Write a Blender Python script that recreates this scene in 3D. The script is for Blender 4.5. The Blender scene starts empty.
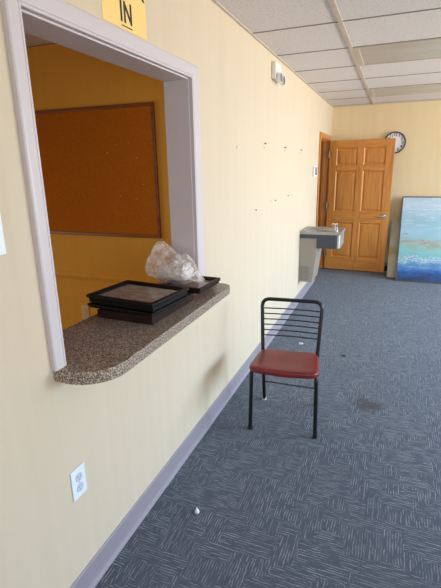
import bpy, bmesh, math, random
from mathutils import Vector, Matrix, noise
PI = math.pi
sc = bpy.context.scene
COL = sc.collection
random.seed(4)

# ------------------------------------------------------------------ colour and material helpers
def lin(c):
    c = c / 255.0
    return c / 12.92 if c <= 0.04045 else ((c + 0.055) / 1.055) ** 2.4
def rgb(r, g, b): return (lin(r), lin(g), lin(b), 1.0)

class Mat:
    def __init__(s, name, color=(0.5, 0.5, 0.5, 1), rough=0.5, metal=0.0, spec=0.5, **kw):
        s.m = bpy.data.materials.new(name); s.m.use_nodes = True
        s.nt = s.m.node_tree; s.n = s.nt.nodes; s.l = s.nt.links
        s.b = s.n['Principled BSDF']
        s.b.inputs['Base Color'].default_value = color
        s.b.inputs['Roughness'].default_value = rough
        s.b.inputs['Metallic'].default_value = metal
        s.b.inputs['Specular IOR Level'].default_value = spec
        for k, v in kw.items(): s.b.inputs[k.replace('_', ' ')].default_value = v
        s._co = None
    def node(s, t, **props):
        n = s.n.new(t)
        for k, v in props.items(): setattr(n, k, v)
        return n
    def co(s):
        if s._co is None: s._co = s.node('ShaderNodeTexCoord').outputs['Object']
        return s._co
    def mapping(s, scale=(1, 1, 1), loc=(0, 0, 0), rot=(0, 0, 0), src=None):
        n = s.node('ShaderNodeMapping')
        n.inputs['Scale'].default_value = scale; n.inputs['Location'].default_value = loc; n.inputs['Rotation'].default_value = rot
        s.l.new(src or s.co(), n.inputs['Vector']); return n.outputs[0]
    def noise(s, scale=5, detail=2, rough=0.5, vec=None, dist=0.0):
        n = s.node('ShaderNodeTexNoise')
        n.inputs['Scale'].default_value = scale; n.inputs['Detail'].default_value = detail
        n.inputs['Roughness'].default_value = rough; n.inputs['Distortion'].default_value = dist
        s.l.new(vec or s.co(), n.inputs['Vector']); return n.outputs['Fac']
    def ramp(s, fac, stops, interp='LINEAR'):
        n = s.node('ShaderNodeValToRGB'); cr = n.color_ramp; cr.interpolation = interp
        while len(cr.elements) < len(stops): cr.elements.new(0.5)
        for e, (p, c) in zip(cr.elements, stops):
            e.position = p; e.color = c if not isinstance(c, (int, float)) else (c, c, c, 1)
        s.l.new(fac, n.inputs['Fac']); return n.outputs['Color']
    def mix(s, fac, a, b, mode='MIX'):
        n = s.node('ShaderNodeMix', data_type='RGBA', blend_type=mode)
        for sock, v in ((n.inputs[0], fac), (n.inputs[6], a), (n.inputs[7], b)):
            if isinstance(v, (int, float, tuple)): sock.default_value = v
            else: s.l.new(v, sock)
        return n.outputs[2]
    def math(s, op, a, b=None, c=None):
        n = s.node('ShaderNodeMath', operation=op)
        for i, v in enumerate((a, b, c)):
            if v is None: continue
            if isinstance(v, (int, float)): n.inputs[i].default_value = v
            else: s.l.new(v, n.inputs[i])
        return n.outputs[0]
    def sep(s, v=None):
        n = s.node('ShaderNodeSeparateXYZ'); s.l.new(v or s.co(), n.inputs[0]); return n.outputs
    def color(s, out): s.l.new(out, s.b.inputs['Base Color']); return s
    def bump(s, h, strength=0.3, dist=0.01):
        n = s.node('ShaderNodeBump'); n.inputs['Strength'].default_value = strength; n.inputs['Distance'].default_value = dist
        s.l.new(h, n.inputs['Height']); s.l.new(n.outputs[0], s.b.inputs['Normal']); return s

# ------------------------------------------------------------------ materials
def wall_mat(name, base, alt, low=None):
    m = Mat(name, base, 0.75, spec=0.25)
    v = m.noise(3.0, 2, 0.5, m.mapping((6, 6, 0.25)))
    big = m.noise(0.8, 2, 0.5)
    c = m.mix(m.ramp(v, [(0.35, 0), (0.65, 1)]), base, alt)
    c = m.mix(m.math('MULTIPLY', m.ramp(big, [(0.4, 0), (0.7, 1)]), 0.35), c, alt)
    m.color(c)
    fine = m.noise(220, 2, 0.6)
    strip = m.noise(9, 3, 0.6, m.mapping((6, 6, 0.15)))
    m.bump(m.math('ADD', m.math('MULTIPLY', fine, 0.3), strip), 0.07, 0.004)
    return m.m
M_wall = wall_mat('cream_wall_paint', rgb(210, 194, 171), rgb(207, 190, 166))
M_wall_far = wall_mat('tan_wall_paint', rgb(236, 216, 176), rgb(234, 212, 171))
M_wall_in = wall_mat('ochre_wall_paint', rgb(234, 180, 78), rgb(230, 175, 74))
M_casing = Mat('mauve_white_gloss_paint', rgb(203, 193, 196), 0.4).m
M_base = Mat('mauve_grey_vinyl', rgb(148, 139, 146), 0.45).m
M_black = Mat('black_enamel', rgb(16, 17, 19), 0.32).m
M_rubber = Mat('black_rubber', rgb(14, 14, 15), 0.7).m
M_white = Mat('white_plastic', rgb(228, 232, 240), 0.4).m
M_slot = Mat('grey_plastic', rgb(196, 200, 214), 0.4).m
M_slotdark = Mat('shaded_slot', rgb(150, 150, 160), 0.7).m
M_dark = Mat('dark_slot', rgb(30, 28, 28), 0.7).m
M_beigep = Mat('ivory_plastic', rgb(226, 208, 170), 0.45).m
M_chrome = Mat('polished_chrome', rgb(215, 215, 218), 0.18, 1.0).m
M_hinge = Mat('brushed_nickel', rgb(150, 128, 100), 0.5, 0.7).m
M_zinc = Mat('dull_zinc', rgb(78, 72, 64), 0.5, 0.7).m
M_putty = Mat('grey_wall_anchor', rgb(190, 172, 138), 0.7).m

def speckle_counter():
    m = Mat('speckled_laminate', rgb(120, 105, 95), 0.38)
    a = m.noise(190, 2, 0.7); b = m.noise(420, 2, 0.6, m.mapping((1, 1, 1), (3, 5, 1)))
    c = m.ramp(a, [(0.3, rgb(60, 46, 38)), (0.44, rgb(100, 82, 70)), (0.5, rgb(150, 130, 114)), (0.58, rgb(190, 174, 158)), (0.7, rgb(230, 220, 208))])
    m.color(m.mix(m.ramp(b, [(0.55, 0), (0.62, 1)]), c, rgb(70, 56, 50)))
    return m.m
M_counter = speckle_counter()

def carpet():
    m = Mat('blue_grey_carpet', rgb(80, 88, 100), 0.9, spec=0.1, Sheen_Weight=0.12)
    x, y, z = m.sep()
    # small woven blocks, each with its dashes one way or the other; slightly warped block edges
    vor = m.node('ShaderNodeTexVoronoi', distance='CHEBYCHEV'); vor.inputs['Scale'].default_value = 12.0
    vor.inputs['Randomness'].default_value = 0.6
    m.l.new(m.co(), vor.inputs['Vector'])
    cs = m.sep(vor.outputs['Color'])
    sel = m.math('GREATER_THAN', cs[0], 0.5)
    def ladder(u, v, seed, mp):        # thin parallel loops, broken up along their length
        wob = m.math('MULTIPLY', m.noise(30, 3, 0.6), 9.0)
        w = m.math('SINE', m.math('ADD', m.math('MULTIPLY', u, 2*PI/0.0115), wob))
        br = m.noise(1.0, 2, 0.5, m.mapping(mp, (seed, seed, 0)))
        return m.math('MULTIPLY', m.ramp(w, [(0.0, 0), (0.9, 1)]), m.ramp(br, [(0.42, 0), (0.58, 1)]))
    bx = ladder(x, y, 3.0, (80, 14, 1)); by = ladder(y, x, 8.0, (14, 80, 1))
    rx = m.math('ADD', m.math('MULTIPLY', sel, m.math('SUBTRACT', bx, by)), by)
    dash = rx
    # tile to tile tone
    tx = m.math('FLOOR', m.math('DIVIDE', x, 0.5)); ty = m.math('FLOOR', m.math('DIVIDE', y, 0.5))
    wn = m.node('ShaderNodeTexWhiteNoise', noise_dimensions='2D'); cb = m.node('ShaderNodeCombineXYZ')
    m.l.new(tx, cb.inputs[0]); m.l.new(ty, cb.inputs[1]); m.l.new(cb.outputs[0], wn.inputs['Vector'])
    amt = m.math('MULTIPLY', dash, m.math('ADD', 0.55, m.math('MULTIPLY', cs[1], 0.45)))
    c = m.mix(amt, rgb(84, 91, 103), rgb(162, 167, 173))
    c = m.mix(m.math('MULTIPLY', wn.outputs['Value'], 0.16), c, rgb(84, 92, 108))
    fuzz = m.noise(140, 4, 0.85)
    c = m.mix(m.math('MULTIPLY', m.ramp(fuzz, [(0.35, 1), (0.6, 0)]), 0.45), c, rgb(60, 66, 78))
    # tile seams
    fx = m.math('ABSOLUTE', m.math('SUBTRACT', m.math('FRACT', m.math('DIVIDE', x, 0.5)), 0.5))
    fy = m.math('ABSOLUTE', m.math('SUBTRACT', m.math('FRACT', m.math('DIVIDE', y, 0.5)), 0.5))
    seam = m.math('GREATER_THAN', m.math('MAXIMUM', fx, fy), 0.495)
    c = m.mix(m.math('MULTIPLY', seam, 0.25), c, rgb(50, 54, 62))
    # brown stain with an edge of its own
    wob = m.noise(18, 3, 0.65)
    for (sx, sy, ax, ay, k) in ((0.95, 2.86, 0.10, 0.085, 0.8), (0.93, 2.62, 0.05, 0.04, 0.15)):
        dx = m.math('DIVIDE', m.math('SUBTRACT', x, sx), ax); dy = m.math('DIVIDE', m.math('SUBTRACT', y, sy), ay)
        d = m.math('SQRT', m.math('ADD', m.math('MULTIPLY', dx, dx), m.math('MULTIPLY', dy, dy)))
        d = m.math('ADD', d, m.math('MULTIPLY', m.math('SUBTRACT', wob, 0.5), 2.2))
        f = m.math('MULTIPLY', m.ramp(m.math('MULTIPLY', d, 0.5), [(0.25, 1), (0.62, 0)]), k)
        c = m.mix(f, c, rgb(66, 58, 58))
    m.color(c)
    m.bump(m.math('ADD', rx, m.math('MULTIPLY', fuzz, 0.5)), 0.5, 0.004)
    return m.m
M_carpet = carpet()

def oak(name, base, dark, axis='Z'):
    m = Mat(name, base, 0.38)
    s = {'Z': (14, 14, 0.8), 'X': (0.8, 14, 14), 'Y': (14, 0.8, 14)}[axis]
    g = m.noise(2.2, 4, 0.65, m.mapping(s), 0.8)
    f = m.noise(9, 3, 0.6, m.mapping(s))
    c = m.ramp(g, [(0.3, dark), (0.5, base), (0.75, tuple(min(1, v * 1.2) for v in base[:3]) + (1,))])
    m.color(m.mix(m.math('MULTIPLY', m.ramp(f, [(0.5, 0), (0.7, 1)]), 0.3), c, dark))
    m.bump(f, 0.1, 0.002)
    return m.m
M_oak = oak('honey_oak', rgb(212, 140, 62), rgb(184, 110, 40))
M_oakx = oak('honey_oak_rail', rgb(212, 140, 62), rgb(184, 110, 40), 'X')
M_oaktrim = oak('honey_oak_trim', rgb(196, 128, 66), rgb(166, 98, 46))

def tile_mat():
    m = Mat('mineral_fibre_tile', rgb(220, 214, 216), 0.9, spec=0.1)
    a = m.noise(75, 3, 0.7); b = m.noise(28, 3, 0.7)
    c = m.mix(m.ramp(a, [(0.34, 0.75), (0.44, 0)]), rgb(220, 214, 216), rgb(168, 156, 152))
    c = m.mix(m.ramp(b, [(0.45, 0.0), (0.75, 0.3)]), c, rgb(222, 214, 208))
    m.color(c); m.bump(a, 0.45, 0.004)
    return m.m
M_tile = tile_mat()
M_tee = Mat('painted_steel_tee', rgb(196, 184, 170), 0.5).m
M_seam = Mat('narrow_seam_grey', rgb(150, 138, 132), 0.7).m

def lens_mat():
    m = Mat('prismatic_lens', rgb(184, 180, 174), 0.35)
    v = m.node('ShaderNodeTexVoronoi'); v.inputs['Scale'].default_value = 60; m.l.new(m.co(), v.inputs['Vector'])
    m.bump(v.outputs['Distance'], 0.4, 0.004)
    m.color(m.ramp(m.noise(1.2, 2, 0.5, m.mapping((1, 5, 1))), [(0.3, rgb(178, 173, 168)), (0.7, rgb(194, 190, 185))]))
    return m.m
M_lens = lens_mat()

def vinyl():
    m = Mat('dark_red_vinyl', rgb(116, 30, 36), 0.36, spec=0.5)
    n = m.noise(9, 3, 0.6)
    m.color(m.ramp(n, [(0.35, rgb(128, 26, 34)), (0.55, rgb(112, 30, 34)), (0.72, rgb(96, 44, 42))]))
    m.bump(m.noise(350, 2, 0.5), 0.1, 0.001)
    return m.m
M_vinyl = vinyl()

def cork():
    m = Mat('brown_cork', rgb(176, 112, 56), 0.9, spec=0.1)
    a = m.noise(120, 3, 0.7)
    m.color(m.ramp(a, [(0.3, rgb(170, 98, 22)), (0.5, rgb(186, 110, 28)), (0.7, rgb(198, 122, 38))]))
    m.bump(a, 0.3, 0.003)
    return m.m
M_cork = cork()
M_corkframe = oak('brown_board_frame', rgb(140, 84, 42), rgb(112, 62, 28), 'X')

def steel():
    m = Mat('brushed_stainless', rgb(172, 168, 164), 0.42, 0.75)
    n = m.noise(4, 3, 0.6, m.mapping((40, 40, 1)))
    m.color(m.ramp(n, [(0.3, rgb(160, 156, 152)), (0.7, rgb(184, 180, 176))]))
    return m.m
M_steel = steel()
M_steelpaint = Mat('warm_grey_painted_steel', rgb(158, 150, 138), 0.45, 0.2).m
M_band = Mat('charcoal_plastic_band', rgb(66, 70, 76), 0.5).m

def frame_wood(name, base, dark, rough=0.35):
    m = Mat(name, base, rough, spec=0.22)
    m.color(m.ramp(m.noise(6, 3, 0.6, m.mapping((3, 14, 14))), [(0.35, dark), (0.65, base)]))
    return m.m
M_fblack = frame_wood('black_frame_lacquer', rgb(9, 8, 9), rgb(5, 5, 6), 0.5)
M_fbrown = frame_wood('dark_espresso_wood', rgb(44, 24, 22), rgb(26, 14, 13), 0.45)
M_fmahog = frame_wood('mahogany_wood', rgb(112, 62, 48), rgb(84, 44, 34), 0.35)

def art_mat(name, cols, sc_=9, rough=0.15):
    m = Mat(name, cols[0], rough)
    n = m.noise(sc_, 4, 0.65, m.mapping((1, 2.5, 1)))
    m.color(m.ramp(n, [(0.3, cols[0]), (0.5, cols[1]), (0.7, cols[2])]))
    return m.m
M_print = art_mat('faded_print_under_glass', [rgb(120, 112, 104), rgb(148, 140, 130), rgb(172, 164, 154)], 14, 0.12)
M_print2 = art_mat('rosy_print_under_glass', [rgb(120, 84, 78), rgb(146, 108, 100), rgb(164, 128, 118)], 8, 0.15)

def painting_mat():
    m = Mat('acrylic_seascape', rgb(150, 190, 210), 0.5)
    x, y, z = m.sep()           # local: x across, z up the canvas (0..1.31)
    w1 = m.noise(3.0, 4, 0.6, m.mapping((1.2, 1, 4)))
    w2 = m.noise(12, 4, 0.7, m.mapping((1, 1, 3.5), (4, 0, 2)))
    h = m.math('DIVIDE', z, 1.31)
    h = m.math('ADD', h, m.math('MULTIPLY', m.math('SUBTRACT', w1, 0.5), 0.24))
    h = m.math('ADD', h, m.math('MULTIPLY', m.math('SUBTRACT', w2, 0.5), 0.13))
    c = m.ramp(h, [(0.0, rgb(22, 46, 64)), (0.06, rgb(30, 66, 110)), (0.12, rgb(40, 90, 160)), (0.20, rgb(94, 142, 182)),
                   (0.255, rgb(126, 164, 180)), (0.285, rgb(118, 176, 182)), (0.36, rgb(134, 190, 190)), (0.42, rgb(150, 184, 176)),
                   (0.445, rgb(160, 182, 178)), (0.475, rgb(156, 186, 192)), (0.50, rgb(150, 192, 202)), (0.60, rgb(160, 196, 214)),
                   (0.70, rgb(150, 192, 204)), (0.80, rgb(168, 200, 218)), (0.90, rgb(192, 212, 228)), (1.0, rgb(180, 204, 222))])
    # white foam flecks in a band and pale strokes near the top
    band = m.ramp(h, [(0.2, 0), (0.255, 1), (0.31, 0)])
    fl = m.ramp(m.noise(28, 4, 0.75, m.mapping((1, 1, 4))), [(0.5, 0), (0.57, 1)])
    c = m.mix(m.math('MULTIPLY', band, fl), c, rgb(226, 236, 238))
    st = m.ramp(m.noise(5, 4, 0.7, m.mapping((1, 1, 6), (9, 0, 3))), [(0.52, 0), (0.66, 0.7)])
    c = m.mix(m.math('MULTIPLY', st, m.ramp(h, [(0.55, 0), (0.75, 1)])), c, rgb(222, 232, 240))
    tn = m.ramp(m.noise(3.2, 4, 0.75, m.mapping((1, 1, 3), (2, 0, 5))), [(0.42, 0), (0.55, 1)])
    c = m.mix(m.math('MULTIPLY', m.ramp(h, [(0.38, 0), (0.44, 0.9), (0.5, 0)]), tn), c, rgb(168, 136, 102))
    # grey brown patch at the left
    dx = m.math('MULTIPLY', m.math('SUBTRACT', x, 0.09), 9.0); dz = m.math('MULTIPLY', m.math('SUBTRACT', z, 0.73), 22.0)
    d = m.math('ADD', m.math('SQRT', m.math('ADD', m.math('MULTIPLY', dx, dx), m.math('MULTIPLY', dz, dz))), m.math('MULTIPLY', w2, 1.2))
    c = m.mix(m.ramp(d, [(0.7, 0.8), (1.0, 0)]), c, rgb(134, 140, 148))
    m.color(c); m.bump(w2, 0.4, 0.004)
    return m.m
M_painting = painting_mat()
M_pframe = Mat('dark_bronze_frame', rgb(84, 72, 66), 0.45).m
def canvas2():
    m = Mat('pale_canvas_paint', rgb(205, 196, 170), 0.6)
    x, y, z = m.sep()
    n = m.noise(4, 3, 0.6, m.mapping((1, 1, 4)))
    m.color(m.ramp(m.math('ADD', z, m.math('MULTIPLY', n, 0.1)), [(0.0, rgb(196, 186, 166)), (0.38, rgb(200, 190, 168)), (0.42, rgb(186, 164, 122)), (0.5, rgb(190, 168, 128)), (0.54, rgb(196, 192, 174)), (1.0, rgb(204, 200, 182))]))
    return m.m
M_canvas2 = canvas2()
M_paper = Mat('yellow_paper', rgb(240, 204, 130), 0.7).m
M_ink = Mat('dark_ink', rgb(36, 30, 28), 0.6).m
M_face = Mat('white_clock_face', rgb(246, 246, 252), 0.4).m
M_rim = Mat('navy_black_rim', rgb(28, 30, 42), 0.3).m
M_lcd = Mat('grey_green_display', rgb(142, 136, 118), 0.3).m
M_litter = Mat('dull_white_plastic', rgb(214, 214, 214), 0.4).m
M_crumb = Mat('dark_crumb', rgb(22, 22, 24), 0.7).m
M_tissue = Mat('crumpled_white_foam_wrap', rgb(222, 214, 212), 0.6).m
M_sky = None

def bag_mat():
    m = Mat('clear_film', rgb(240, 226, 216), 0.16, spec=0.6)
    nt = m.nt; out = nt.nodes['Material Output']
    tr = m.node('ShaderNodeBsdfTransparent'); tr.inputs[0].default_value = (0.97, 0.97, 0.98, 1)
    mx = m.node('ShaderNodeMixShader')
    n = m.noise(14, 4, 0.7)
    lw = m.node('ShaderNodeLayerWeight'); lw.inputs['Blend'].default_value = 0.35
    f = m.math('ADD', m.ramp(n, [(0.42, 0.1), (0.66, 0.55)]), m.math('MULTIPLY', lw.outputs['Facing'], 0.3))
    m.l.new(f, mx.inputs[0]); m.l.new(tr.outputs[0], mx.inputs[1]); m.l.new(m.b.outputs[0], mx.inputs[2]); m.l.new(mx.outputs[0], out.inputs[0])
    m.bump(m.noise(40, 4, 0.7), 0.8, 0.01)
    return m.m
M_bag = bag_mat()
def glass_mat():
    m = Mat('window_glass', (1, 1, 1, 1), 0.02)
    out = m.nt.nodes['Material Output']
    tr = m.node('ShaderNodeBsdfTransparent'); gl = m.node('ShaderNodeBsdfGlossy'); gl.inputs['Roughness'].default_value = 0.02
    mx = m.node('ShaderNodeMixShader'); mx.inputs[0].default_value = 0.06
    m.l.new(tr.outputs[0], mx.inputs[1]); m.l.new(gl.outputs[0], mx.inputs[2]); m.l.new(mx.outputs[0], out.inputs[0])
    return m.m
M_glass = glass_mat()

# ------------------------------------------------------------------ geometry helpers
def box(bm, x0, x1, y0, y1, z0, z1, mat_index=0):
    vs = [bm.verts.new(p) for p in ((x0,y0,z0),(x1,y0,z0),(x1,y1,z0),(x0,y1,z0),(x0,y0,z1),(x1,y0,z1),(x1,y1,z1),(x0,y1,z1))]
    for f in ((0,3,2,1),(4,5,6,7),(0,1,5,4),(1,2,6,5),(2,3,7,6),(3,0,4,7)):
        fc = bm.faces.new([vs[i] for i in f]); fc.material_index = mat_index
def prism(bm, pts, z0, z1):            # pts in xy, ccw
    a = [bm.verts.new((x, y, z0)) for x, y in pts]; b = [bm.verts.new((x, y, z1)) for x, y in pts]
    bm.faces.new(a[::-1]); bm.faces.new(b); n = len(pts)
    for i in range(n): bm.faces.new((a[i], a[(i+1) % n], b[(i+1) % n], b[i]))
def extrude_profile(bm, pts, axis, a0, a1):   # pts in the other two axes
    def P(p, t):
        if axis == 'y': return (p[0], t, p[1])
        if axis == 'x': return (t, p[0], p[1])
        return (p[0], p[1], t)
    a = [bm.verts.new(P(p, a0)) for p in pts]; b = [bm.verts.new(P(p, a1)) for p in pts]
    bm.faces.new(a); bm.faces.new(b[::-1]); n = len(pts)
    for i in range(n): bm.faces.new((a[i], b[i], b[(i+1) % n], a[(i+1) % n]))
def lathe(bm, prof, axis='z', center=(0, 0, 0), n=24):   # prof: (r, h)
    rings = []
    for r, h in prof:
        ring = []
        for k in range(n):
            t = 2*PI*k/n; u, v = r*math.cos(t), r*math.sin(t)
            p = {'z': (u, v, h), 'x': (h, u, v), 'y': (v, h, u)}[axis]
            ring.append(bm.verts.new((p[0]+center[0], p[1]+center[1], p[2]+center[2])))
        rings.append(ring)
    for i in range(len(rings)-1):
        for k in range(n):
            bm.faces.new((rings[i][k], rings[i][(k+1) % n], rings[i+1][(k+1) % n], rings[i+1][k]))
    bm.faces.new(rings[0][::-1]); bm.faces.new(rings[-1])
def tube(bm, pts, r, n=12):            # swept round tube, pts a list of 3D points
    pts = [Vector(p) for p in pts]; rings = []
    up = None
    for i, p in enumerate(pts):
        d = (pts[min(i+1, len(pts)-1)] - pts[max(i-1, 0)]).normalized()
        if up is None:
            up = d.orthogonal().normalized()
        else:
            up = (up - d*up.dot(d)).normalized()
        s = d.cross(up)
        rings.append([bm.verts.new(p + (up*math.cos(2*PI*k/n) + s*math.sin(2*PI*k/n))*r) for k in range(n)])
    for i in range(len(rings)-1):
        for k in range(n): bm.faces.new((rings[i][k], rings[i][(k+1) % n], rings[i+1][(k+1) % n], rings[i+1][k]))
    bm.faces.new(rings[0][::-1]); bm.faces.new(rings[-1])
def fillet(pts, r, n=6):
    pts = [Vector(p) for p in pts]; out = [pts[0]]
    for i in range(1, len(pts)-1):
        a = (pts[i-1]-pts[i]).normalized(); b = (pts[i+1]-pts[i]).normalized()
        p0 = pts[i] + a*r; p1 = pts[i] + b*r
        for k in range(n+1):
            t = k/n; out.append(p0*(1-t)**2 + pts[i]*2*t*(1-t) + p1*t*t)
    out.append(pts[-1]); return out
def obj(name, bm, mats, parent=None, bevel=0, smooth=False, seg=2, off=None, kind=None):
    if off is not None: bmesh.ops.translate(bm, verts=bm.verts, vec=-Vector(off))
    bmesh.ops.recalc_face_normals(bm, faces=bm.faces)
    me = bpy.data.meshes.new(name); bm.to_mesh(me); bm.free()
    for m in (mats if isinstance(mats, list) else [mats]): me.materials.append(m)
    o = bpy.data.objects.new(name, me); COL.objects.link(o)
    if parent: o.parent = parent
    if smooth:
        for p in me.polygons: p.use_smooth = True
    if bevel:
        b = o.modifiers.new('bevel', 'BEVEL'); b.width = bevel; b.segments = seg; b.limit_method = 'ANGLE'; b.angle_limit = math.radians(35)
    if kind: o['kind'] = kind
    return o
def smooth_by_angle(o, deg=35):
    me = o.data
    for p in me.polygons: p.use_smooth = True
    bm = bmesh.new(); bm.from_mesh(me)
    for e in bm.edges:
        if len(e.link_faces) == 2 and e.calc_face_angle(0) > math.radians(deg): e.smooth = False
    bm.to_mesh(me); bm.free()
def thing(name, label, cat, loc, rotz=0, group=None):
    o = bpy.data.objects.new(name, None); COL.objects.link(o); o.empty_display_size = 0.1
    o.location = loc; o.rotation_euler = (0, 0, rotz); o['label'] = label; o['category'] = cat
    if group: o['group'] = group
    return o
def tag(o, label, cat, group=None):
    o['label'] = label; o['category'] = cat
    if group: o['group'] = group
    return o
def B(): return bmesh.new()
def boxes(*bs):
    bm = B()
    for b in bs: box(bm, *b)
    return bm
def text_bm(txt, size, space=1.0):
    cu = bpy.data.curves.new('lettering', 'FONT'); cu.body = txt; cu.size = size; cu.align_x = 'CENTER'; cu.align_y = 'CENTER'
    cu.extrude = 0.0006; cu.space_character = space; cu.resolution_u = 3; cu.offset = size*0.025
    o = bpy.data.objects.new('lettering', cu); COL.objects.link(o)
    dg = bpy.context.evaluated_depsgraph_get(); dg.update()
    me = bpy.data.meshes.new_from_object(o.evaluated_get(dg))
    bm = B(); bm.from_mesh(me); bpy.data.objects.remove(o); bpy.data.curves.remove(cu); bpy.data.meshes.remove(me)
    return bm
def merge(bm, other, mat):
    other.transform(mat)
    me = bpy.data.meshes.new('t'); other.to_mesh(me); other.free(); bm.from_mesh(me); bpy.data.meshes.remove(me)

# ------------------------------------------------------------------ the room
XR, YF, YB, H = 5.6, -3.2, 7.25, 2.46
WT = 0.125
O0, O1, OZ0, OZ1 = 1.050, 2.134, 0.925, 2.03      # pass-through opening
D0, D1, DZ = 6.20, 7.05, 1.985                     # doorway
obj('floor', boxes((-3.6, XR, YF, YB, -0.05, 0)), M_carpet, kind='structure')
obj('wall_left', boxes(
    (-WT, 0, YF, O0, 0, H), (-WT, 0, O0, O1, 0, OZ0), (-WT, 0, O0, O1, OZ1, H),
    (-WT, 0, O1, D0, 0, H), (-WT, 0, D0, D1, DZ, H), (-WT, 0, D1, YB, 0, H)), M_wall, kind='structure')
obj('wall_far', boxes((-3.7, XR + 0.15, YB, YB + 0.15, 0, H)), M_wall_far, kind='structure')
WIN = [(0.1, 2.1), (2.7, 4.7), (5.1, 6.9)]
bm = B()
ys = [YF] + [v for w in WIN for v in w] + [YB]
for i in range(0, len(ys), 2): box(bm, XR, XR+0.15, ys[i], ys[i+1], 0, H)
for a, b in WIN: box(bm, XR, XR+0.15, a, b, 0, 0.75); box(bm, XR, XR+0.15, a, b, 2.25, H)
obj('wall_right', bm, M_wall, kind='structure')
NW = (1.0, 4.2)
obj('wall_near', boxes((-3.7, NW[0], YF-0.15, YF, 0, H), (NW[1], XR+0.15, YF-0.15, YF, 0, H),
    (NW[0], NW[1], YF-0.15, YF, 0, 0.75), (NW[0], NW[1], YF-0.15, YF, 2.25, H)), M_wall, kind='structure')
# windows out of the photograph's view, where its daylight comes from
for i, (a, b) in enumerate(WIN):
    w = obj('window_%d' % (i+1), boxes((XR+0.02, XR+0.1, a, a+0.05, 0.75, 2.25), (XR+0.02, XR+0.1, b-0.05, b, 0.75, 2.25),
        (XR+0.02, XR+0.1, a+0.05, b-0.05, 0.75, 0.8), (XR+0.02, XR+0.1, a+0.05, b-0.05, 2.2, 2.25), (XR+0.02, XR+0.1, (a+b)/2-0.02, (a+b)/2+0.02, 0.8, 2.2)), M_casing, kind='structure')
    obj('window_glass', boxes((XR+0.055, XR+0.061, a+0.05, b-0.05, 0.8, 2.2)), M_glass, w)
w = obj('window_4', boxes((NW[0], NW[0]+0.05, YF-0.1, YF-0.02, 0.75, 2.25), (NW[1]-0.05, NW[1], YF-0.1, YF-0.02, 0.75, 2.25),
    (NW[0]+0.05, NW[1]-0.05, YF-0.1, YF-0.02, 0.75, 0.8), (NW[0]+0.05, NW[1]-0.05, YF-0.1, YF-0.02, 2.2, 2.25)), M_casing, kind='structure')
obj('window_glass', boxes((NW[0]+0.05, NW[1]-0.05, YF-0.06, YF-0.054, 0.8, 2.2)), M_glass, w)

# room behind the opening, and the passage behind the far doorway
IY = 2.75
obj('wall_inner_far', boxes((-3.6, -WT, IY, IY+0.1, 0, H)), M_wall_in, kind='structure')
obj('wall_inner_left', boxes((-3.7, -3.6, YF, YB, 0, H)), M_wall_in, kind='structure')
obj('wall_inner_near', boxes((-3.6, -WT, -1.6, -1.5, 0, H)), M_wall_in, kind='structure')
obj('wall_inner_right', boxes((-WT-0.01, -WT-0.001, -1.5, O0, 0, H), (-WT-0.01, -WT-0.001, O1, IY, 0, H), (-WT-0.01, -WT-0.001, O0, O1, 0, OZ0), (-WT-0.01, -WT-0.001, O0, O1, OZ1, H)), M_wall_in, kind='structure')
obj('wall_passage', boxes((-1.6, -1.5, 5.4, YB, 0, H), (-1.5, -WT, 5.4, 5.5, 0, H)), M_wall_in, kind='structure')
# chair rail moulding on the inner wall
bm = B(); extrude_profile(bm, [(IY, 0.755), (IY-0.012, 0.76), (IY-0.02, 0.785), (IY-0.012, 0.81), (IY, 0.82)], 'x', -3.58, -WT-0.012)
obj('trim_1', bm, M_wall_in, kind='structure')

# ceiling: tiles over a steel grid
TX = [0.59, 1.81, 3.03, 4.25, 5.47]
TY0, TP = 3.13, 0.668
rows = [TY0 + TP*k for k in range(-10, 7) if YF < TY0 + TP*k < YB]
LIGHTS = [(0, 1), (0, 4), (2, 1), (2, 4), (0, -3), (2, -3)]
ceil = obj('ceiling', boxes((-3.7, XR+0.15, YF-0.15, YB+0.15, H+0.006, H+0.08)), M_tile, kind='structure')
bm = B()
for x in TX: box(bm, x-0.014, x+0.014, YF, YB, H-0.003, H+0.006)
box(bm, 0.0, 0.018, YF, YB, H-0.002, H+0.006); box(bm, 0.018, XR, YB-0.018, YB, H-0.002, H+0.006)
obj('ceiling_grid_tee', bm, M_tee, ceil, kind=None)
bm = B()
edges = [0.018] + TX + [XR]
for y in rows:
    for i in range(len(edges)-1): box(bm, edges[i] + (0.014 if i else 0), edges[i+1]-0.014, y-0.004, y+0.004, H+0.001, H+0.006)
obj('ceiling_seam', bm, M_seam, ceil)
for n, (ci, ri) in enumerate(LIGHTS):
    x0, x1 = TX[ci]+0.014, TX[ci+1]-0.014; y0, y1 = TY0+TP*ri+0.005, TY0+TP*(ri+1)-0.005
    lab = {0: 'switched-off recessed ceiling light, the nearer of two beyond the long metal strip',
           1: 'switched-off recessed ceiling light nearest the far wall with the clock'}.get(n)
    if n > 1: continue
    t = thing('ceiling_light', lab, 'ceiling light', ((x0+x1)/2, (y0+y1)/2, H), group='recessed ceiling lights')
    L = t.location
    fw = 0.022
    obj('light_frame', boxes((x0, x1, y0, y0+fw, H-0.004, H+0.006), (x0, x1, y1-fw, y1, H-0.004, H+0.006), (x0, x0+fw+0.02, y0+fw, y1-fw, H-0.004, H+0.006), (x1-fw-0.02, x1, y0+fw, y1-fw, H-0.004, H+0.006)), M_tee, t, 0.002, off=L)
    obj('lens_panel', boxes((x0+fw+0.02, x1-fw-0.02, y0+fw, y1-fw, H+0.0, H+0.006)), M_lens, t, off=L)

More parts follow.
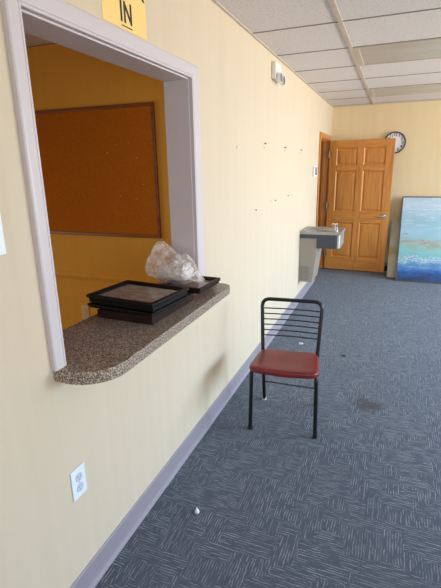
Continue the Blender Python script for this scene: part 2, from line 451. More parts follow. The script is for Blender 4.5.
# casing round the opening (front, then the jamb boards)
def casing_profile(w0, w1, d=0.02):   # (across, depth), w0 inner edge, w1 outer edge
    s = 1 if w1 > w0 else -1
    return [(w0, 0), (w0, d*0.9), (w0+s*0.002, d), (w0+s*0.008, d), (w0+s*0.010, d*0.86), (w0+s*0.012, d), (w0+s*(abs(w1-w0)*0.8), d*1.05), (w1-s*0.004, d), (w1, d*0.8), (w1, 0)]
bm = B()
CB = 0.9725
LY, RY, TZ = 0.998, 2.225, 2.095
for (w0, w1) in ((O0, LY), (O1, RY)):
    pr = casing_profile(w0, w1)
    a = [bm.verts.new((d, w, CB if w0 == O0 or True else CB)) for w, d in pr]
    # mitred top: height follows how far out the point is
    def top(w): return OZ1 + (TZ-OZ1) * abs(w-w0)/abs(w1-w0)
    b = [bm.verts.new((d, w, top(w))) for w, d in pr]
    n = len(pr); bm.faces.new(a); bm.faces.new(b[::-1])
    for i in range(n): bm.faces.new((a[i], b[i], b[(i+1) % n], a[(i+1) % n]))
pr = casing_profile(OZ1, TZ)
k = lambda z: (z-OZ1)/(TZ-OZ1)
a = [bm.verts.new((d, O0 + (LY-O0)*k(z), z)) for z, d in pr]; b = [bm.verts.new((d, O1 + (RY-O1)*k(z), z)) for z, d in pr]
n = len(pr); bm.faces.new(a); bm.faces.new(b[::-1])
for i in range(n): bm.faces.new((a[i], b[i], b[(i+1) % n], a[(i+1) % n]))
obj('trim_2', bm, M_casing, kind='structure')
JT = 0.006
obj('trim_3', boxes((-WT-0.012, 0, O0, O0+JT, CB, OZ1), (-WT-0.012, 0, O1-JT, O1, CB, OZ1), (-WT-0.012, 0, O0, O1, OZ1-JT, OZ1)), M_casing, kind='structure')

# baseboards
def base_profile(bm, y0, y1):
    pr = [(0, 0), (0.017, 0), (0.015, 0.006), (0.009, 0.018), (0.007, 0.03), (0.007, 0.108), (0.004, 0.114), (0, 0.114)]
    extrude_profile(bm, pr, 'y', y0, y1)
bm = B(); base_profile(bm, YF, 6.144); obj('baseboard_left', bm, M_base, kind='structure')
bm = B(); extrude_profile(bm, [(YB, 0), (YB-0.017, 0), (YB-0.009, 0.018), (YB-0.007, 0.03), (YB-0.007, 0.114), (YB, 0.114)], 'x', 0.02, XR)
obj('baseboard_far', bm, M_base, kind='structure')

# ------------------------------------------------------------------ far door: casing, jamb, six-panel leaf standing open
bm = B()
JD = 0.02
box(bm, 0, 0.018, 6.145, D0+0.006, 0, DZ+0.056); box(bm, 0, 0.018, D1-0.006, D1+0.055, 0, DZ+0.056); box(bm, 0, 0.018, D0+0.006, D1-0.006, DZ-0.006, DZ+0.056)
obj('trim_4', bm, M_oaktrim, bevel=0.005, kind='structure')
bm = B()
box(bm, -WT, 0, D0, D0+JD, 0, DZ); box(bm, -WT, 0, D1-JD, D1, 0, DZ); box(bm, -WT, 0, D0+JD, D1-JD, DZ-JD, DZ)
box(bm, -0.085, -0.045, D1-JD-0.012, D1-JD, 0, DZ-JD); box(bm, -0.085, -0.045, D0+JD, D0+JD+0.012, 0, DZ-JD); box(bm, -0.085, -0.045, D0+JD+0.012, D1-JD-0.012, DZ-JD-0.012, DZ-JD)
obj('trim_5', bm, M_oaktrim, bevel=0.002, kind='structure')

DL = Vector((0.026, 7.045, 0.012))
DW, DH, DT = 0.915, 1.955, 0.036
door = bpy.data.objects.new('door_1', None)
# leaf mesh is the structure object itself; local x along the leaf, y thickness (front face at -DT), z up
stx = [0, 0.105, 0.405, 0.50, 0.80, DW]
stz = [0, 0.20, 0.745, 0.915, 1.515, 1.60, 1.845, DH]
bm = B()
for (a, b) in ((0, 1), (2, 3), (4, 5)): box(bm, stx[a], stx[b], -DT, 0, 0, DH, 0)
for (a, b) in ((0, 1), (2, 3), (4, 5), (6, 7)):
    box(bm, stx[1], stx[2], -DT, 0, stz[a], stz[b], 1); box(bm, stx[3], stx[4], -DT, 0, stz[a], stz[b], 1)
leaf = obj('door_1', bm, [M_oak, M_oakx], bevel=0.003, kind='structure')
leaf.location = DL; leaf.rotation_euler = (0, 0, math.radians(-2.5))
for (xa, xb) in ((1, 2), (3, 4)):
    for (za, zb) in ((1, 2), (3, 4), (5, 6)):
        x0, x1, z0, z1 = stx[xa], stx[xb], stz[za], stz[zb]
        bm = B()
        def ring(i, y): return [bm.verts.new(p) for p in ((x0+i, y, z0+i), (x1-i, y, z0+i), (x1-i, y, z1-i), (x0+i, y, z1-i))]
        for s in (1, -1):
            yy = (lambda d: -DT + d) if s == 1 else (lambda d: -d)
            rs = [ring(0.0, yy(0.004)), ring(0.012, yy(0.013)), ring(0.016, yy(0.013)), ring(0.045, yy(0.005))]
            for i in range(3):
                for q in range(4): bm.faces.new((rs[i][q], rs[i][(q+1) % 4], rs[i+1][(q+1) % 4], rs[i+1][q]))
            bm.faces.new(rs[3])
        obj('door_panel', bm, M_oak, leaf)
bm = B(); hx, hz = DW-0.065, 0.86
lathe(bm, [(0.031, -DT-0.012), (0.031, -DT)], 'y', (hx, 0, hz)); lathe(bm, [(0.012, -DT-0.055), (0.012, -DT-0.01)], 'y', (hx, 0, hz), 16)
tube(bm, fillet([(hx, -DT-0.05, hz), (hx-0.04, -DT-0.058, hz+0.002), (hx-0.105, -DT-0.052, hz-0.004)], 0.02), 0.011)
lathe(bm, [(0.031, 0.0), (0.031, 0.012)], 'y', (hx, 0, hz)); lathe(bm, [(0.012, 0.01), (0.012, 0.055)], 'y', (hx, 0, hz), 16)
tube(bm, fillet([(hx, 0.05, hz), (hx-0.04, 0.058, hz+0.002), (hx-0.105, 0.052, hz-0.004)], 0.02), 0.011)
box(bm, DW, DW+0.012, -DT/2-0.008, -DT/2+0.008, hz-0.011, hz+0.011)
h = obj('door_handle', bm, M_chrome, leaf); smooth_by_angle(h)
for z in (0.25, 1.0, 1.76):
    bm = B(); lathe(bm, [(0.009, z-0.05), (0.009, z+0.05)], 'z', (-0.008, -DT-0.006, 0), 12)
    box(bm, -0.004, 0.03, -DT-0.002, -DT, z-0.045, z+0.045)
    obj('door_hinge', bm, M_hinge, leaf)

# ------------------------------------------------------------------ counter ledge through the opening
def rounded_poly(pts, rads, n=8):
    out = []; N = len(pts)
    for i, p in enumerate(pts):
        p = Vector(p); a = (Vector(pts[i-1])-p).normalized(); b = (Vector(pts[(i+1) % N])-p).normalized(); r = rads[i]
        if r == 0: out.append(tuple(p)); continue
        # right-angled corner arc
        c = p + a*r + b*r
        for k in range(n+1):
            t = k/n*PI/2; q = c - b*r*math.cos(t) - a*r*math.sin(t); out.append(tuple(q))
    return out
bm = B()
pts = rounded_poly([(-0.228, O0+0.007), (-0.001, O0+0.007), (-0.001, 1.006), (0.190, 1.006), (0.190, 2.222), (0.001, 2.222), (0.001, O1-0.007), (-0.228, O1-0.007)],
                   [0, 0, 0, 0.14, 0.06, 0, 0, 0], 12)
pts = [(max(x, 0.001) if (y < O0 or y > O1) else x, y) for x, y in pts]
prism(bm, pts, 0.927, 0.972)
cn = tag(obj('counter', bm, M_counter, bevel=0.004), 'speckled brown-grey laminate ledge with rounded corners running through the wall opening', 'counter')

# ------------------------------------------------------------------ picture frames
def frame(name, label, w, d, t, bw, loc, yaw, mat, art, group, step=True):
    th = thing(name, label, 'picture frame', loc, math.radians(yaw), group)
    bm = B()
    pr = [(0.007, 0), (0.006, t*0.38), (0, t*0.46), (0, t*0.94), (0.0015, t), (bw*0.55, t), (bw*0.62, t*0.86), (bw, t*0.7), (bw, 0)] if step else [(0, 0), (0, t), (bw, t), (bw, 0)]
    rings = []
    for (i, z) in pr:
        rings.append([bm.verts.new(p) for p in ((-w/2+i, -d/2+i, z), (w/2-i, -d/2+i, z), (w/2-i, d/2-i, z), (-w/2+i, d/2-i, z))])
    for i in range(len(rings)):
        j = (i+1) % len(rings)
        for q in range(4): bm.faces.new((rings[i][q], rings[i][(q+1) % 4], rings[j][(q+1) % 4], rings[j][q]))
    obj('frame_border', bm, mat, th, 0.0015)
    obj('picture_panel', boxes((-w/2+bw, w/2-bw, -d/2+bw, d/2-bw, 0.001, t*0.5)), art, th)
    return th
G = 'framed pictures lying on the counter'
frame('picture_frame', 'deep espresso-brown picture frame at the bottom of the nearer stack on the counter', 0.285, 0.385, 0.036, 0.04, (-0.037, 1.681, 0.9725), -2, M_fbrown, M_print, G, False)
frame('picture_frame', 'black picture frame resting directly on the deep brown frame, lowest of the three black ones', 0.355, 0.283, 0.0185, 0.032, (-0.056, 1.629, 1.009), -5.5, M_fblack, M_print, G)
frame('picture_frame', 'black picture frame in the middle of the three black ones on the counter', 0.346, 0.278, 0.0185, 0.032, (-0.051, 1.632, 1.0285), -5, M_fblack, M_print, G)
frame('picture_frame', 'black picture frame on top of the nearer stack, its greyish-brown print facing up', 0.364, 0.290, 0.021, 0.034, (-0.053, 1.633, 1.0475), -6, M_fblack, M_print, G)
frame('picture_frame', 'mahogany picture frame at the far end of the counter, lowest beneath the plastic bag', 0.21, 0.30, 0.026, 0.04, (-0.010, 2.050, 0.9725), -2, M_fmahog, M_print2, G, False)
frame('picture_frame', 'dark brown picture frame with rosy print directly under the plastic bag', 0.23, 0.245, 0.030, 0.022, (0.032, 2.012, 0.999), -3, M_fbrown, M_print2, G, True)

# ------------------------------------------------------------------ clear plastic bag with white wrapping inside
bagt = thing('plastic_bag', 'clear crumpled plastic bag with white wrapping inside, lying on the frames on the counter', 'plastic bag', (-0.030, 1.955, 1.030), math.radians(-8))
def crumple(bm, amp, freq, seed):
    for v in bm.verts:
        n = noise.fractal(v.co*freq + Vector((seed, seed*2, 0)), 0.8, 2.0, 4)
        r = noise.noise(v.co*freq*2.2 + Vector((seed*3, 1, 7)))
        v.co += v.normal*(n*amp + (abs(r)-0.25)*amp*0.8)
bm = B(); bmesh.ops.create_icosphere(bm, subdivisions=5, radius=1)
for v in bm.verts:
    x, y, z = v.co
    # wide low body with a gathered peak on its left side
    X = x*0.170; Y = y*0.105*(1 - 0.15*x); Z = (z+1)*0.5
    hgt = 0.135 + 0.02*math.cos(x*2.0) - (max(0, x)**1.5)*0.085
    zz = Z*hgt
    pk = math.exp(-((x+0.62)**2)/0.09)*max(0, z)**2.2
    zz += pk*0.115; X = X - pk*0.015; Y *= (1 - 0.45*pk)
    v.co = (X, Y, zz)
bm.normal_update(); crumple(bm, 0.017, 9, 3.1)
for v in bm.verts: v.co.z = max(v.co.z, 0.001)
obj('bag_film', bm, M_bag, bagt, smooth=True)
bm = B(); bmesh.ops.create_icosphere(bm, subdivisions=4, radius=1)
for v in bm.verts: v.co = (v.co.x*0.068 + 0.03, v.co.y*0.06, (v.co.z+1)*0.5*0.105 + 0.008)
bm.normal_update(); crumple(bm, 0.016, 22, 8.0)
for v in bm.verts: v.co.z = max(v.co.z, 0.004)
obj('white_wrapping', bm, M_tissue, bagt)
bm = B(); bmesh.ops.create_icosphere(bm, subdivisions=4, radius=1)
for v in bm.verts: v.co = (v.co.x*0.05 - 0.065, v.co.y*0.05, (v.co.z+1)*0.5*0.075 + 0.008)
bm.normal_update(); crumple(bm, 0.014, 24, 12.0)
for v in bm.verts: v.co.z = max(v.co.z, 0.004)
obj('white_wrapping', bm, M_tissue, bagt)

# ------------------------------------------------------------------ chair
ch = thing('metal_chair', 'black metal chair with dark red vinyl seat and thin back rods on the carpet', 'chair', (0.449, 2.520, 0), math.radians(5.5))
TR = 0.0122
# seat: saddle-shaped cushion, rounded trapezoid
def seat_outline(n=72):
    pts = []
    for k in range(n):
        t = 2*PI*k/n; c, s = math.cos(t), math.sin(t)
        e = 0.28
        u = math.copysign(abs(c)**e, c); v = math.copysign(abs(s)**e, s)
        hw = 0.206 if v < 0 else 0.206
        hw = 0.190 + (0.213-0.190)*(1-v)/2
        pts.append((u, v, u*hw, -0.072 + v*0.172))
    return pts
def seat_z(u, v):
    # saddle dip in the middle, front centre raised a little, edges rolling down
    dip = -0.009*math.exp(-(u*u)/0.35)*math.exp(-((v+0.1)**2)/0.5)
    wave = 0.006*math.cos(u*3.2)*math.exp(-((v+1)**2)/0.08)
    return 0.452 - 0.012*(v+1)/2 + dip - wave*0.6
bm = B(); out = seat_outline()
R_ = [1.0, 0.99, 0.965, 0.92, 0.8, 0.6, 0.4, 0.2]; dz = [-0.018, -0.009, -0.003, 0, 0, 0, 0, 0]
rings = []
lower = [bm.verts.new((x*0.985, -0.072 + (y+0.072)*0.985, seat_z(u, v)-0.036)) for u, v, x, y in out]
for r, d in zip(R_, dz):
    rings.append([bm.verts.new((x*r, -0.072 + (y+0.072)*r, seat_z(u*r, v*r)+d)) for u, v, x, y in out])
allr = [lower] + rings; n = len(out)
for i in range(len(allr)-1):
    for k in range(n): bm.faces.new((allr[i][k], allr[i][(k+1) % n], allr[i+1][(k+1) % n], allr[i+1][k]))
cv = bm.verts.new((0, -0.072, seat_z(0, 0)))
for k in range(n): bm.faces.new((rings[-1][k], rings[-1][(k+1) % n], cv))
bm.faces.new(lower[::-1])
s_ = obj('seat', bm, M_vinyl, ch); smooth_by_angle(s_, 60)
SZ = 0.408
bm = B()   # back frame: inverted U from seat level
def rear(s, z):       # centre line of rear tube
    if z < 0.43: t = z/0.43; return (s*(0.180), 0.190 + (0.105-0.190)*t, z)
    t = (z-0.43)/(0.768-0.43); return (s*(0.180 + 0.015*t), 0.105 + 0.045*t, z)
path = [rear(-1, 0.43), rear(-1, 0.768), rear(1, 0.768), rear(1, 0.43)]
tube(bm, fillet(path, 0.055, 8), TR)
smooth_by_angle(obj('back_frame', bm, M_black, ch))
for s in (-1, 1):
    bm = B(); tube(bm, [rear(s, 0.012), rear(s, 0.2), rear(s, 0.4299)], TR); l = obj('leg', bm, M_black, ch); smooth_by_angle(l)
    x, y, z = rear(s, 0.0); bm = B(); lathe(bm, [(0.014, 0.0), (0.015, 0.006), (0.0135, 0.022)], 'z', (x, y, 0), 14)
    g = obj('foot_glide', bm, M_litter if s < 0 else M_rubber, l); smooth_by_angle(g)
    if s < 0: g['label'] = 'pale worn glide'
    bm = B(); tube(bm, fillet([(s*0.202, -0.190, 0.012), (s*0.194, -0.196, SZ-0.002), (s*0.178, 0.09, SZ-0.006)], 0.03), TR); l = obj('leg', bm, M_black, ch); smooth_by_angle(l)
    bm = B(); lathe(bm, [(0.014, 0.0), (0.015, 0.006), (0.0135, 0.03)], 'z', (s*0.202, -0.190, 0), 14)
    g = obj('foot_glide', bm, M_rubber, l); smooth_by_angle(g)
bm = B(); tube(bm, [(-0.178, 0.158, 0.162), (0.178, 0.162, 0.146)], 0.005, 8)
smooth_by_angle(obj('stretcher', bm, M_black, ch))
bm = B(); tube(bm, [(-0.194, -0.18, SZ-0.002), (0.194, -0.18, SZ-0.002)], 0.009, 8)
smooth_by_angle(obj('seat_frame', bm, M_black, ch))
for k in range(6):
    z = 0.706 - k*0.0362
    a, b = Vector(rear(-1, z)), Vector(rear(1, z)); bm = B(); pts = []
    for q in range(13):
        t = q/12; p = a.lerp(b, t); p.y += 0.018*math.sin(PI*t); p.z -= 0.002*math.sin(PI*t); pts.append(p)
    tube(bm, pts, 0.0041, 8); smooth_by_angle(obj('back_rod', bm, M_black, ch))

# ------------------------------------------------------------------ drinking fountain
FL = (0, 5.26, 0)
ft = thing('drinking_fountain', 'wall-hung stainless drinking fountain with charcoal side band beside the oak door', 'drinking fountain', FL)
y0, y1 = 5.04, 5.48
bm = B(); extrude_profile(bm, [(0, 0.272), (0.16, 0.272), (0.222, 0.80), (0, 0.80)], 'y', y0+0.012, y1-0.012)
obj('lower_cabinet', bm, M_steelpaint, ft, 0.004, off=FL)
bm = B(); box(bm, 0.03, 0.115, y0+0.006, y0+0.012, 0.30, 0.46)
gr = obj('side_grille', bm, Mat('darker_grey_grille', rgb(132, 126, 114), 0.5).m, ft, off=FL)
bm = B()
for k in range(9): box(bm, 0.036, 0.109, y0+0.003, y0+0.006, 0.312+k*0.016, 0.320+k*0.016)
obj('louvre', bm, M_steelpaint, gr, off=FL)
bm = B(); x1 = 0.445
fr = rounded_poly([(0.002, y0), (x1, y0), (x1, y1), (0.002, y1)], [0, 0.05, 0.05, 0])
prism(bm, fr, 0.798, 0.846)
fr2 = rounded_poly([(0.20, y0), (x1, y0), (x1, y1), (0.20, y1)], [0, 0.05, 0.05, 0]); prism(bm, fr2, 0.688, 0.798)
obj('apron', bm, M_band, ft, 0.002, off=FL)
bm = B(); prism(bm, rounded_poly([(x1-0.018, y0+0.004), (x1+0.018, y0+0.004), (x1+0.018, y1-0.004), (x1-0.018, y1-0.004)], [0.0, 0.034, 0.034, 0.0]), 0.694, 0.848)
obj('push_bar', bm, M_steel, ft, 0.002, off=FL)
# basin top: slab with sunken bowl
bm = B(); N1, N2 = 36, 32; X1 = 0.468
def zt(x, y):
    d = math.sqrt(((x-0.235)/0.155)**2 + ((y-5.27)/0.165)**2)
    return 0.882 - 0.045*(1/(1+math.exp((d-0.85)*14)))
grid = [[None]*(N2+1) for _ in range(N1+1)]
for i in range(N1+1):
    for j in range(N2+1):
        x = 0.002 + (X1-0.002)*i/N1; y = y0-0.004 + (y1-y0+0.008)*j/N2
        grid[i][j] = bm.verts.new((x, y, zt(x, y)))
for i in range(N1):
    for j in range(N2): bm.faces.new((grid[i][j], grid[i+1][j], grid[i+1][j+1], grid[i][j+1]))
border = [grid[i][0] for i in range(N1+1)] + [grid[N1][j] for j in range(1, N2+1)] + [grid[i][N2] for i in range(N1-1, -1, -1)] + [grid[0][j] for j in range(N2-1, 0, -1)]
low = [bm.verts.new((v.co.x, v.co.y, 0.8465)) for v in border]
for k in range(len(border)): bm.faces.new((border[k], low[k], low[(k+1) % len(border)], border[(k+1) % len(border)]))
bs = obj('basin', bm, M_steel, ft, off=FL); smooth_by_angle(bs)
bm = B(); lathe(bm, [(0.018, 0.838), (0.018, 0.842)], 'z', (0.2, 5.27, 0), 16); obj('drain', bm, M_dark, bs, off=FL)
bm = B(); cx, cy = 0.40, 5.13
lathe(bm, [(0.026, 0.882), (0.026, 0.905), (0.020, 0.912), (0.018, 0.95), (0.022, 0.958), (0.016, 0.972), (0.004, 0.976)], 'z', (cx, cy, 0), 18)
tube(bm, fillet([(cx, cy, 0.945), (cx-0.035, cy+0.03, 0.962), (cx-0.055, cy+0.045, 0.945)], 0.01), 0.009, 10)
bb = obj('bubbler', bm, M_chrome, ft, off=FL); smooth_by_angle(bb)

# ------------------------------------------------------------------ clock on the far wall
cl = thing('wall_clock', 'round white wall clock with dark rim and numerals, partly behind the oak door', 'clock', (0.925, YB, 1.917))
bm = B(); prof = [(0.154, 0), (0.154, -0.03), (0.148, -0.038), (0.140, -0.036), (0.138, -0.022)]
rings = []
for r, h_ in prof + [(0.138, 0)]:
    rings.append([bm.verts.new((r*math.cos(2*PI*k/48), h_, r*math.sin(2*PI*k/48))) for k in range(48)])
for i in range(len(rings)):
    j = (i+1) % len(rings)
    for k in range(48): bm.faces.new((rings[i][k], rings[i][(k+1) % 48], rings[j][(k+1) % 48], rings[j][k]))
smooth_by_angle(obj('clock_rim', bm, M_rim, cl))
bm = B(); lathe(bm, [(0.1378, -0.018), (0.1378, -0.001)], 'y', (0, 0, 0), 48); obj('clock_face', bm, M_face, cl)
bm = B()
for k in range(1, 13):
    t = k*PI/6; p = (0.108*math.sin(t), -0.0195, 0.108*math.cos(t))
    merge(bm, text_bm(str(k), 0.054), Matrix.Translation(p) @ Matrix.Rotation(PI/2, 4, 'X'))
for k in range(60):
    t = k*PI/30; tb = B(); box(tb, -0.0008, 0.0008, -0.0005, 0.0005, 0.130, 0.136)
    merge(bm, tb, Matrix.Translation((0, -0.0192, 0)) @ Matrix.Rotation(t, 4, 'Y'))
obj('numerals', bm, M_ink, cl)
for nm, ang, ln, wd, yy in (('hour_hand', -100, 0.06, 0.004, -0.0215), ('minute_hand', -130, 0.095, 0.0028, -0.0235)):
    tb = B(); box(tb, -wd, wd, -0.0006, 0.0006, -0.012, ln); tb.transform(Matrix.Translation((0, yy, 0)) @ Matrix.Rotation(math.radians(ang), 4, 'Y'))
    obj(nm, tb, M_ink, cl)

# ------------------------------------------------------------------ leaning pictures at the far wall
def leaning(name, label, cat, x0, wdt, yb, yt, zt_, thick, fw, mat, fmat, partname):
    L = math.hypot(yt-yb, zt_); ang = math.atan2(yt-yb, zt_)
    t = thing(name, label, cat, (x0, yb, thick*math.sin(ang)*0+0.002)); t.rotation_euler = (-ang, 0, 0)
    bm = boxes((fw, wdt-fw, 0.004, 0.012, fw, L-fw)); obj(partname, bm, mat, t)
    if fw > 0:
        bm = boxes((0, fw, 0, thick, 0, L), (wdt-fw, wdt, 0, thick, 0, L), (fw, wdt-fw, 0, thick, 0, fw), (fw, wdt-fw, 0, thick, L-fw, L))
        obj('frame_border', bm, fmat, t, 0.002)
    return t
leaning('seascape_painting', 'large blue and teal abstract seascape painting in thin dark frame leaning on far wall', 'painting', 1.105, 1.25, 6.52, 7.175, 1.145, 0.035, 0.014, M_painting, M_pframe, 'canvas')
t = leaning('canvas_panel', 'pale beige canvas leaning behind the large seascape painting, beside the oak door', 'canvas', 0.985, 0.75, 6.74, 7.20, 0.775, 0.03, 0.0, M_canvas2, M_pframe, 'painted_front')
Lc = math.hypot(0.46, 0.775)
obj('stretcher_bars', boxes((0, 0.75, 0.0121, 0.034, 0, 0.04), (0, 0.75, 0.0121, 0.034, Lc-0.04, Lc), (0, 0.04, 0.0121, 0.034, 0.04, Lc-0.04), (0.71, 0.75, 0.0121, 0.034, 0.04, Lc-0.04)), M_fbrown, t)
bm = B(); extrude_profile(bm, [(0, 0), (0.07, 0), (0.07, 0.05), (0.04, 0.075), (0, 0.075)], 'x', -0.035, 0.035)
o = tag(obj('door_stop', bm, M_rubber, bevel=0.004), 'small black block on the carpet by the far wall behind the door edge', 'door stop'); o.location = (0.955, 7.135, 0)

# ------------------------------------------------------------------ corkboard on the inner wall
cb = thing('corkboard', 'large brown cork noticeboard with wooden frame on the wall seen through the opening', 'noticeboard', (-1.46, IY, 1.12))
x0, x1, z0, z1 = -0.915, 0.915, 0, 0.912; fw = 0.024
obj('board_frame', boxes((x0, x1, -0.022, -0.001, z0, z0+fw), (x0, x1, -0.022, -0.001, z1-fw, z1), (x0, x0+fw, -0.022, -0.001, z0+fw, z1-fw), (x1-fw, x1, -0.022, -0.001, z0+fw, z1-fw)), M_corkframe, cb, 0.003)
obj('cork_panel', boxes((x0+fw, x1-fw, -0.014, -0.001, z0+fw, z1-fw)), M_cork, cb)
for k, (px, pz) in enumerate([(0.52, 0.60), (0.60, 0.65), (0.70, 0.66), (0.76, 0.56), (0.60, 0.30), (0.74, 0.28), (0.80, 0.38)]):
    bm = B(); lathe(bm, [(0.0035, -0.004), (0.0035, 0)], 'y', (0, 0, 0), 8)
    lab = ['upper left', 'second of the upper row', 'third of the upper row', 'just below the upper row at the right', 'lower left', 'lowest', 'lower right'][k]
    o = tag(obj('thumbtack', bm, M_beigep), 'pale thumbtack in the corkboard, %s of the seven' % lab, 'thumbtack', 'thumbtacks in the corkboard'); o.location = (-1.46+px, IY-0.0145, 1.12+pz)

# ------------------------------------------------------------------ wall plates
def outlet(label, loc, rot, plate_mat, face_mat, w=0.074, h=0.122):
    t = thing('power_outlet', label, 'power outlet', loc, rot)     # local: faces -y
    bm = boxes((-w/2, w/2, -0.006, -0.0005, -h/2, h/2)); obj('cover_plate', bm, plate_mat, t, 0.002)
    for s in (-1, 1):
        bm = B(); n = 24; pts = []
        for k in range(n):
            a = 2*PI*k/n; pts.append((max(-0.0165, min(0.0165, 0.0195*math.cos(a))), s*0.0215 + 0.0165*math.sin(a)))
        extrude_profile(bm, pts, 'y', -0.009, -0.006)
        r = obj('socket', bm, face_mat, t)
        bm = boxes((-0.0075, -0.0055, -0.0098, -0.009, s*0.0215+0.001, s*0.0215+0.009), (0.0055, 0.0075, -0.0098, -0.009, s*0.0215+0.001, s*0.0215+0.008), (-0.002, 0.002, -0.0098, -0.009, s*0.0215-0.010, s*0.0215-0.006))
        obj('slot', bm, M_slotdark, r)
    bm = B(); lathe(bm, [(0.003, -0.0072), (0.003, -0.006)], 'y', (0, 0, 0), 10); obj('screw', bm, face_mat, t)
    return t
outlet('white double power outlet low on the cream wall below the ledge', (0, 1.052, 0.497), PI/2, M_white, M_slot)
outlet('ivory power outlet on the ochre wall seen through the opening', (-1.30, IY, 0.475), 0, M_beigep, M_beigep)
t = thing('light_switch', 'white switch plate on the cream wall left of the opening', 'light switch', (0, 0.852, 1.441), PI/2)
obj('cover_plate', boxes((-0.038, 0.038, -0.006, -0.0005, -0.06, 0.06)), M_white, t, 0.002)
obj('toggle', boxes((-0.005, 0.005, -0.018, -0.006, -0.006, 0.014)), M_white, t, 0.001)

# thermostat beside the door
t = thing('thermostat', 'small white thermostat with grey display on the cream wall beside the door casing', 'thermostat', (0, 5.855, 1.54), PI/2)
obj('housing', boxes((-0.12, 0.12, -0.024, 0, -0.068, 0.068)), M_white, t, 0.006)
obj('display', boxes((-0.085, 0.07, -0.026, -0.024, -0.046, 0.05)), M_lcd, t)
obj('button', boxes((0.0, 0.045, -0.028, -0.026, -0.04, -0.022)), M_dark, t)

# emergency light near the ceiling
t = thing('emergency_light', 'white emergency light with two round lamp heads high on the cream wall', 'emergency light', (0, 3.785, 2.335), PI/2)
obj('housing', boxes((-0.10, 0.085, -0.036, -0.0005, -0.055, 0.07)), Mat('off_white_plastic', rgb(222, 220, 214), 0.45).m, t, 0.005)
for k, (px, pz) in enumerate(((-0.045, -0.045), (0.055, -0.05))):
    bm = B(); lathe(bm, [(0.012, -0.034), (0.028, -0.038), (0.037, -0.05), (0.040, -0.068), (0.035, -0.068), (0.029, -0.062)], 'y', (px, 0, pz), 24)
    lh = obj('lamp_head', bm, M_white, t); smooth_by_angle(lh)
    bm = B(); lathe(bm, [(0.034, -0.069), (0.034, -0.066)], 'y', (px, 0, pz), 20); obj('lamp_lens', bm, Mat('grey_reflector', rgb(120, 124, 126), 0.2, 0.6).m, lh)

# paper sign above the opening
sg = thing('paper_sign', 'yellow paper sign with dark lettering reading IN fixed above the opening', 'sign', (0, 1.597, 2.108), PI/2)
obj('paper', boxes((-0.149, 0.149, -0.0015, -0.0003, 0, 0.215)), M_paper, sg)
bm = B()
merge(bm, text_bm('IN', 0.098, 1.1), Matrix.Translation((0.002, -0.0019, 0.054)) @ Matrix.Rotation(PI/2, 4, 'X') @ Matrix.Scale(0.8, 4, (1, 0, 0)))
merge(bm, text_bm('CHECK', 0.105, 1.05), Matrix.Translation((-0.004, -0.0019, 0.163)) @ Matrix.Rotation(PI/2, 4, 'X') @ Matrix.Scale(0.8, 4, (1, 0, 0)))
box(bm, -0.032, 0.04, -0.0022, -0.0015, 0.008, 0.012)
obj('lettering', bm, M_ink, sg)

# screws and anchors left in the wall
marks = [('wall_anchor', 2.842, 1.733, 0, 'small pale wall anchor in the upper row, nearest the opening'),
  ('wall_screw', 3.492, 1.781, 1, 'dark screw in the upper row on the cream wall, below the emergency light'),
  ('wall_screw', 4.18, 1.775, 1, 'dark screw in the upper row on the cream wall, middle of the three dark ones'),
  ('wall_screw', 4.931, 1.775, 1, 'dark screw in the upper row on the cream wall, nearest the door'),
  ('wall_nail', 3.26, 1.285, 2, 'small nail in the lower row on the cream wall, nearest the opening'),
  ('wall_anchor', 3.72, 1.318, 0, 'faint pale anchor in the lower row on the cream wall, second from the opening'),
  ('wall_nail', 3.86, 1.316, 2, 'small nail in the lower row on the cream wall, third from the opening'),
  ('wall_nail', 4.36, 1.328, 2, 'small nail in the lower row on the cream wall, fourth from the opening'),
  ('wall_anchor', 4.56, 1.323, 0, 'faint pale anchor in the lower row on the cream wall, fifth from the opening'),
  ('wall_anchor', 5.07, 1.345, 0, 'faint pale anchor in the lower row on the cream wall, nearest the door')]
for nm, y, z, kd, lab in marks:
    bm = B()
    if kd == 1:
        lathe(bm, [(0.003, 0.0005), (0.003, 0.012), (0.007, 0.014), (0.007, 0.017), (0.004, 0.019)], 'x', (0, 0, 0), 12)
        lathe(bm, [(0.004, 0.0005), (0.004, 0.004)], 'x', (0, 0, -0.03), 10)
    elif kd == 2: lathe(bm, [(0.003, 0.0005), (0.003, 0.01), (0.006, 0.011), (0.006, 0.013)], 'x', (0, 0, 0), 10)
    else: lathe(bm, [(0.009, 0.0005), (0.009, 0.002), (0.005, 0.003)], 'x', (0, 0, 0), 12)
    o = tag(obj(nm, bm, [M_putty, M_zinc, M_zinc][kd]), lab, {'wall_anchor': 'wall anchor', 'wall_screw': 'screw', 'wall_nail': 'nail'}[nm], 'fixings left in the cream wall')
    o.location = (0, y, z)

# ------------------------------------------------------------------ bits on the carpet
bm = B(); lathe(bm, [(0.009, 0), (0.012, 0.006), (0.011, 0.014), (0.006, 0.022), (0.002, 0.032)], 'z', (0, 0, 0), 14)
o = tag(obj('plastic_tip', bm, M_litter, smooth=True), 'small white plastic tip standing on the carpet near the baseboard', 'litter'); o.location = (0.24, 1.547, 0.0)
bm = B(); bmesh.ops.create_icosphere(bm, subdivisions=2, radius=1)
for v in bm.verts: v.co = Vector((v.co.x*0.022, v.co.y*0.012, max(0, v.co.z)*0.008)) * (1 + 0.3*noise.noise(v.co*3))
o = tag(obj('crumb', bm, M_crumb), 'small black crumb on the carpet beyond the chair', 'litter'); o.location = (0.70, 3.64, 0.0005); o.rotation_euler = (0, 0, -0.4)
bm = B(); bmesh.ops.create_icosphere(bm, subdivisions=2, radius=1)
for v in bm.verts: v.co = Vector((v.co.x*0.022, v.co.y*0.02, max(0, v.co.z)*0.01)) * (1 + 0.4*noise.noise(v.co*3))
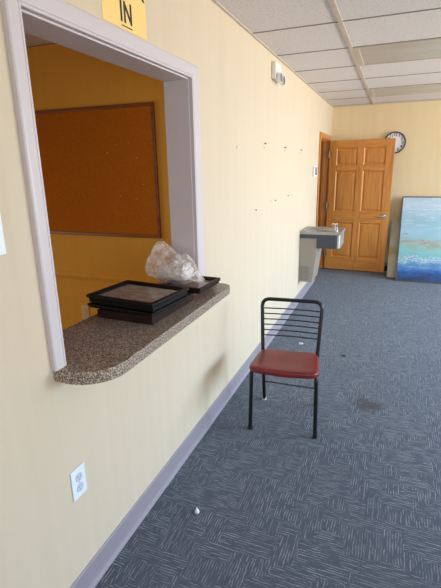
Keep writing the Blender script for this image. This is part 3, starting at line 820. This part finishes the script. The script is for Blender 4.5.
o = tag(obj('paper_scrap', bm, M_litter), 'tiny whitish scrap on the carpet seen between the chair back rods', 'litter'); o.location = (0.294, 3.794, 0.0005)

# ------------------------------------------------------------------ daylight, plus an added fill in the inner room
def area(name, loc, rot, sx, sy, power, col, spread=180):
    l = bpy.data.lights.new(name, 'AREA'); l.shape = 'RECTANGLE'; l.size = sx; l.size_y = sy; l.energy = power; l.color = col; l.spread = math.radians(spread)
    o = bpy.data.objects.new(name, l); COL.objects.link(o); o.location = loc; o.rotation_euler = rot; return o
SKYC, GNDC = (0.48, 0.72, 1.0), (1.0, 0.89, 0.68)
for i, (a, b) in enumerate(WIN):      # sky light falling in, and sunlit ground sending light up
    area('window_sky_light', (XR-0.02, (a+b)/2, 1.7), (0, PI/2-math.radians(36), 0), 1.0, b-a-0.1, [44, 116, 105][i], SKYC, 105)
    area('window_ground_light', (XR-0.02, (a+b)/2, 1.1), (0, PI/2+math.radians(36), 0), 0.7, b-a-0.1, [36, 78, 84][i], GNDC, 110)
area('window_sky_light', ((NW[0]+NW[1])/2, YF+0.02, 1.7), (PI/2-math.radians(28), 0, 0), 3.1, 1.0, 34, SKYC, 120)
area('window_ground_light', ((NW[0]+NW[1])/2, YF+0.02, 1.1), (PI/2+math.radians(28), 0, 0), 3.1, 0.7, 42, GNDC, 130)
area('inner_fill_light', (-3.55, 0.8, 1.0), (0, -PI/2+0.3, 0), 1.0, 1.8, 34, (1.0, 0.86, 0.66), 150)  # unseen fill lamp added to brighten the ochre room; no window there
w = bpy.data.worlds.new('sky'); sc.world = w; w.use_nodes = True
nt = w.node_tree; bg = nt.nodes['Background']
sky = nt.nodes.new('ShaderNodeTexSky'); sky.sky_type = 'NISHITA'; sky.sun_disc = False; sky.sun_elevation = math.radians(40)
nt.links.new(sky.outputs[0], bg.inputs[0]); bg.inputs[1].default_value = 0.15

# ------------------------------------------------------------------ camera (1 m from the wall, 1.6 m up)
cam = bpy.data.cameras.new('camera'); co = bpy.data.objects.new('camera', cam); COL.objects.link(co); sc.camera = co
W_, H_ = 441.0, 588.0
P = Vector((220.5, 294.0)); VY = Vector((398.0, 165.0)); VZ = Vector((248.0, 1786.0))
f = math.sqrt(-(VY-P).dot(VZ-P))
def ray(p): return Vector((p.x-P.x, -(p.y-P.y), -f))
yv = ray(VY).normalized(); zv = -ray(VZ).normalized(); zv = (zv - yv*yv.dot(zv)).normalized(); xv = yv.cross(zv)
R = Matrix((xv, yv, zv))           # camera space -> world
co.matrix_world = Matrix.Translation((1.0, 0.0, 1.6)) @ R.to_4x4()
cam.sensor_fit = 'VERTICAL'; cam.sensor_height = 24.0; cam.lens = f/H_*24.0; cam.clip_start = 0.05

sc.view_settings.view_transform = 'Standard'; sc.view_settings.look = 'None'; sc.view_settings.gamma = 1.0
sc.view_settings.use_curve_mapping = False; sc.view_settings.exposure = 0.03
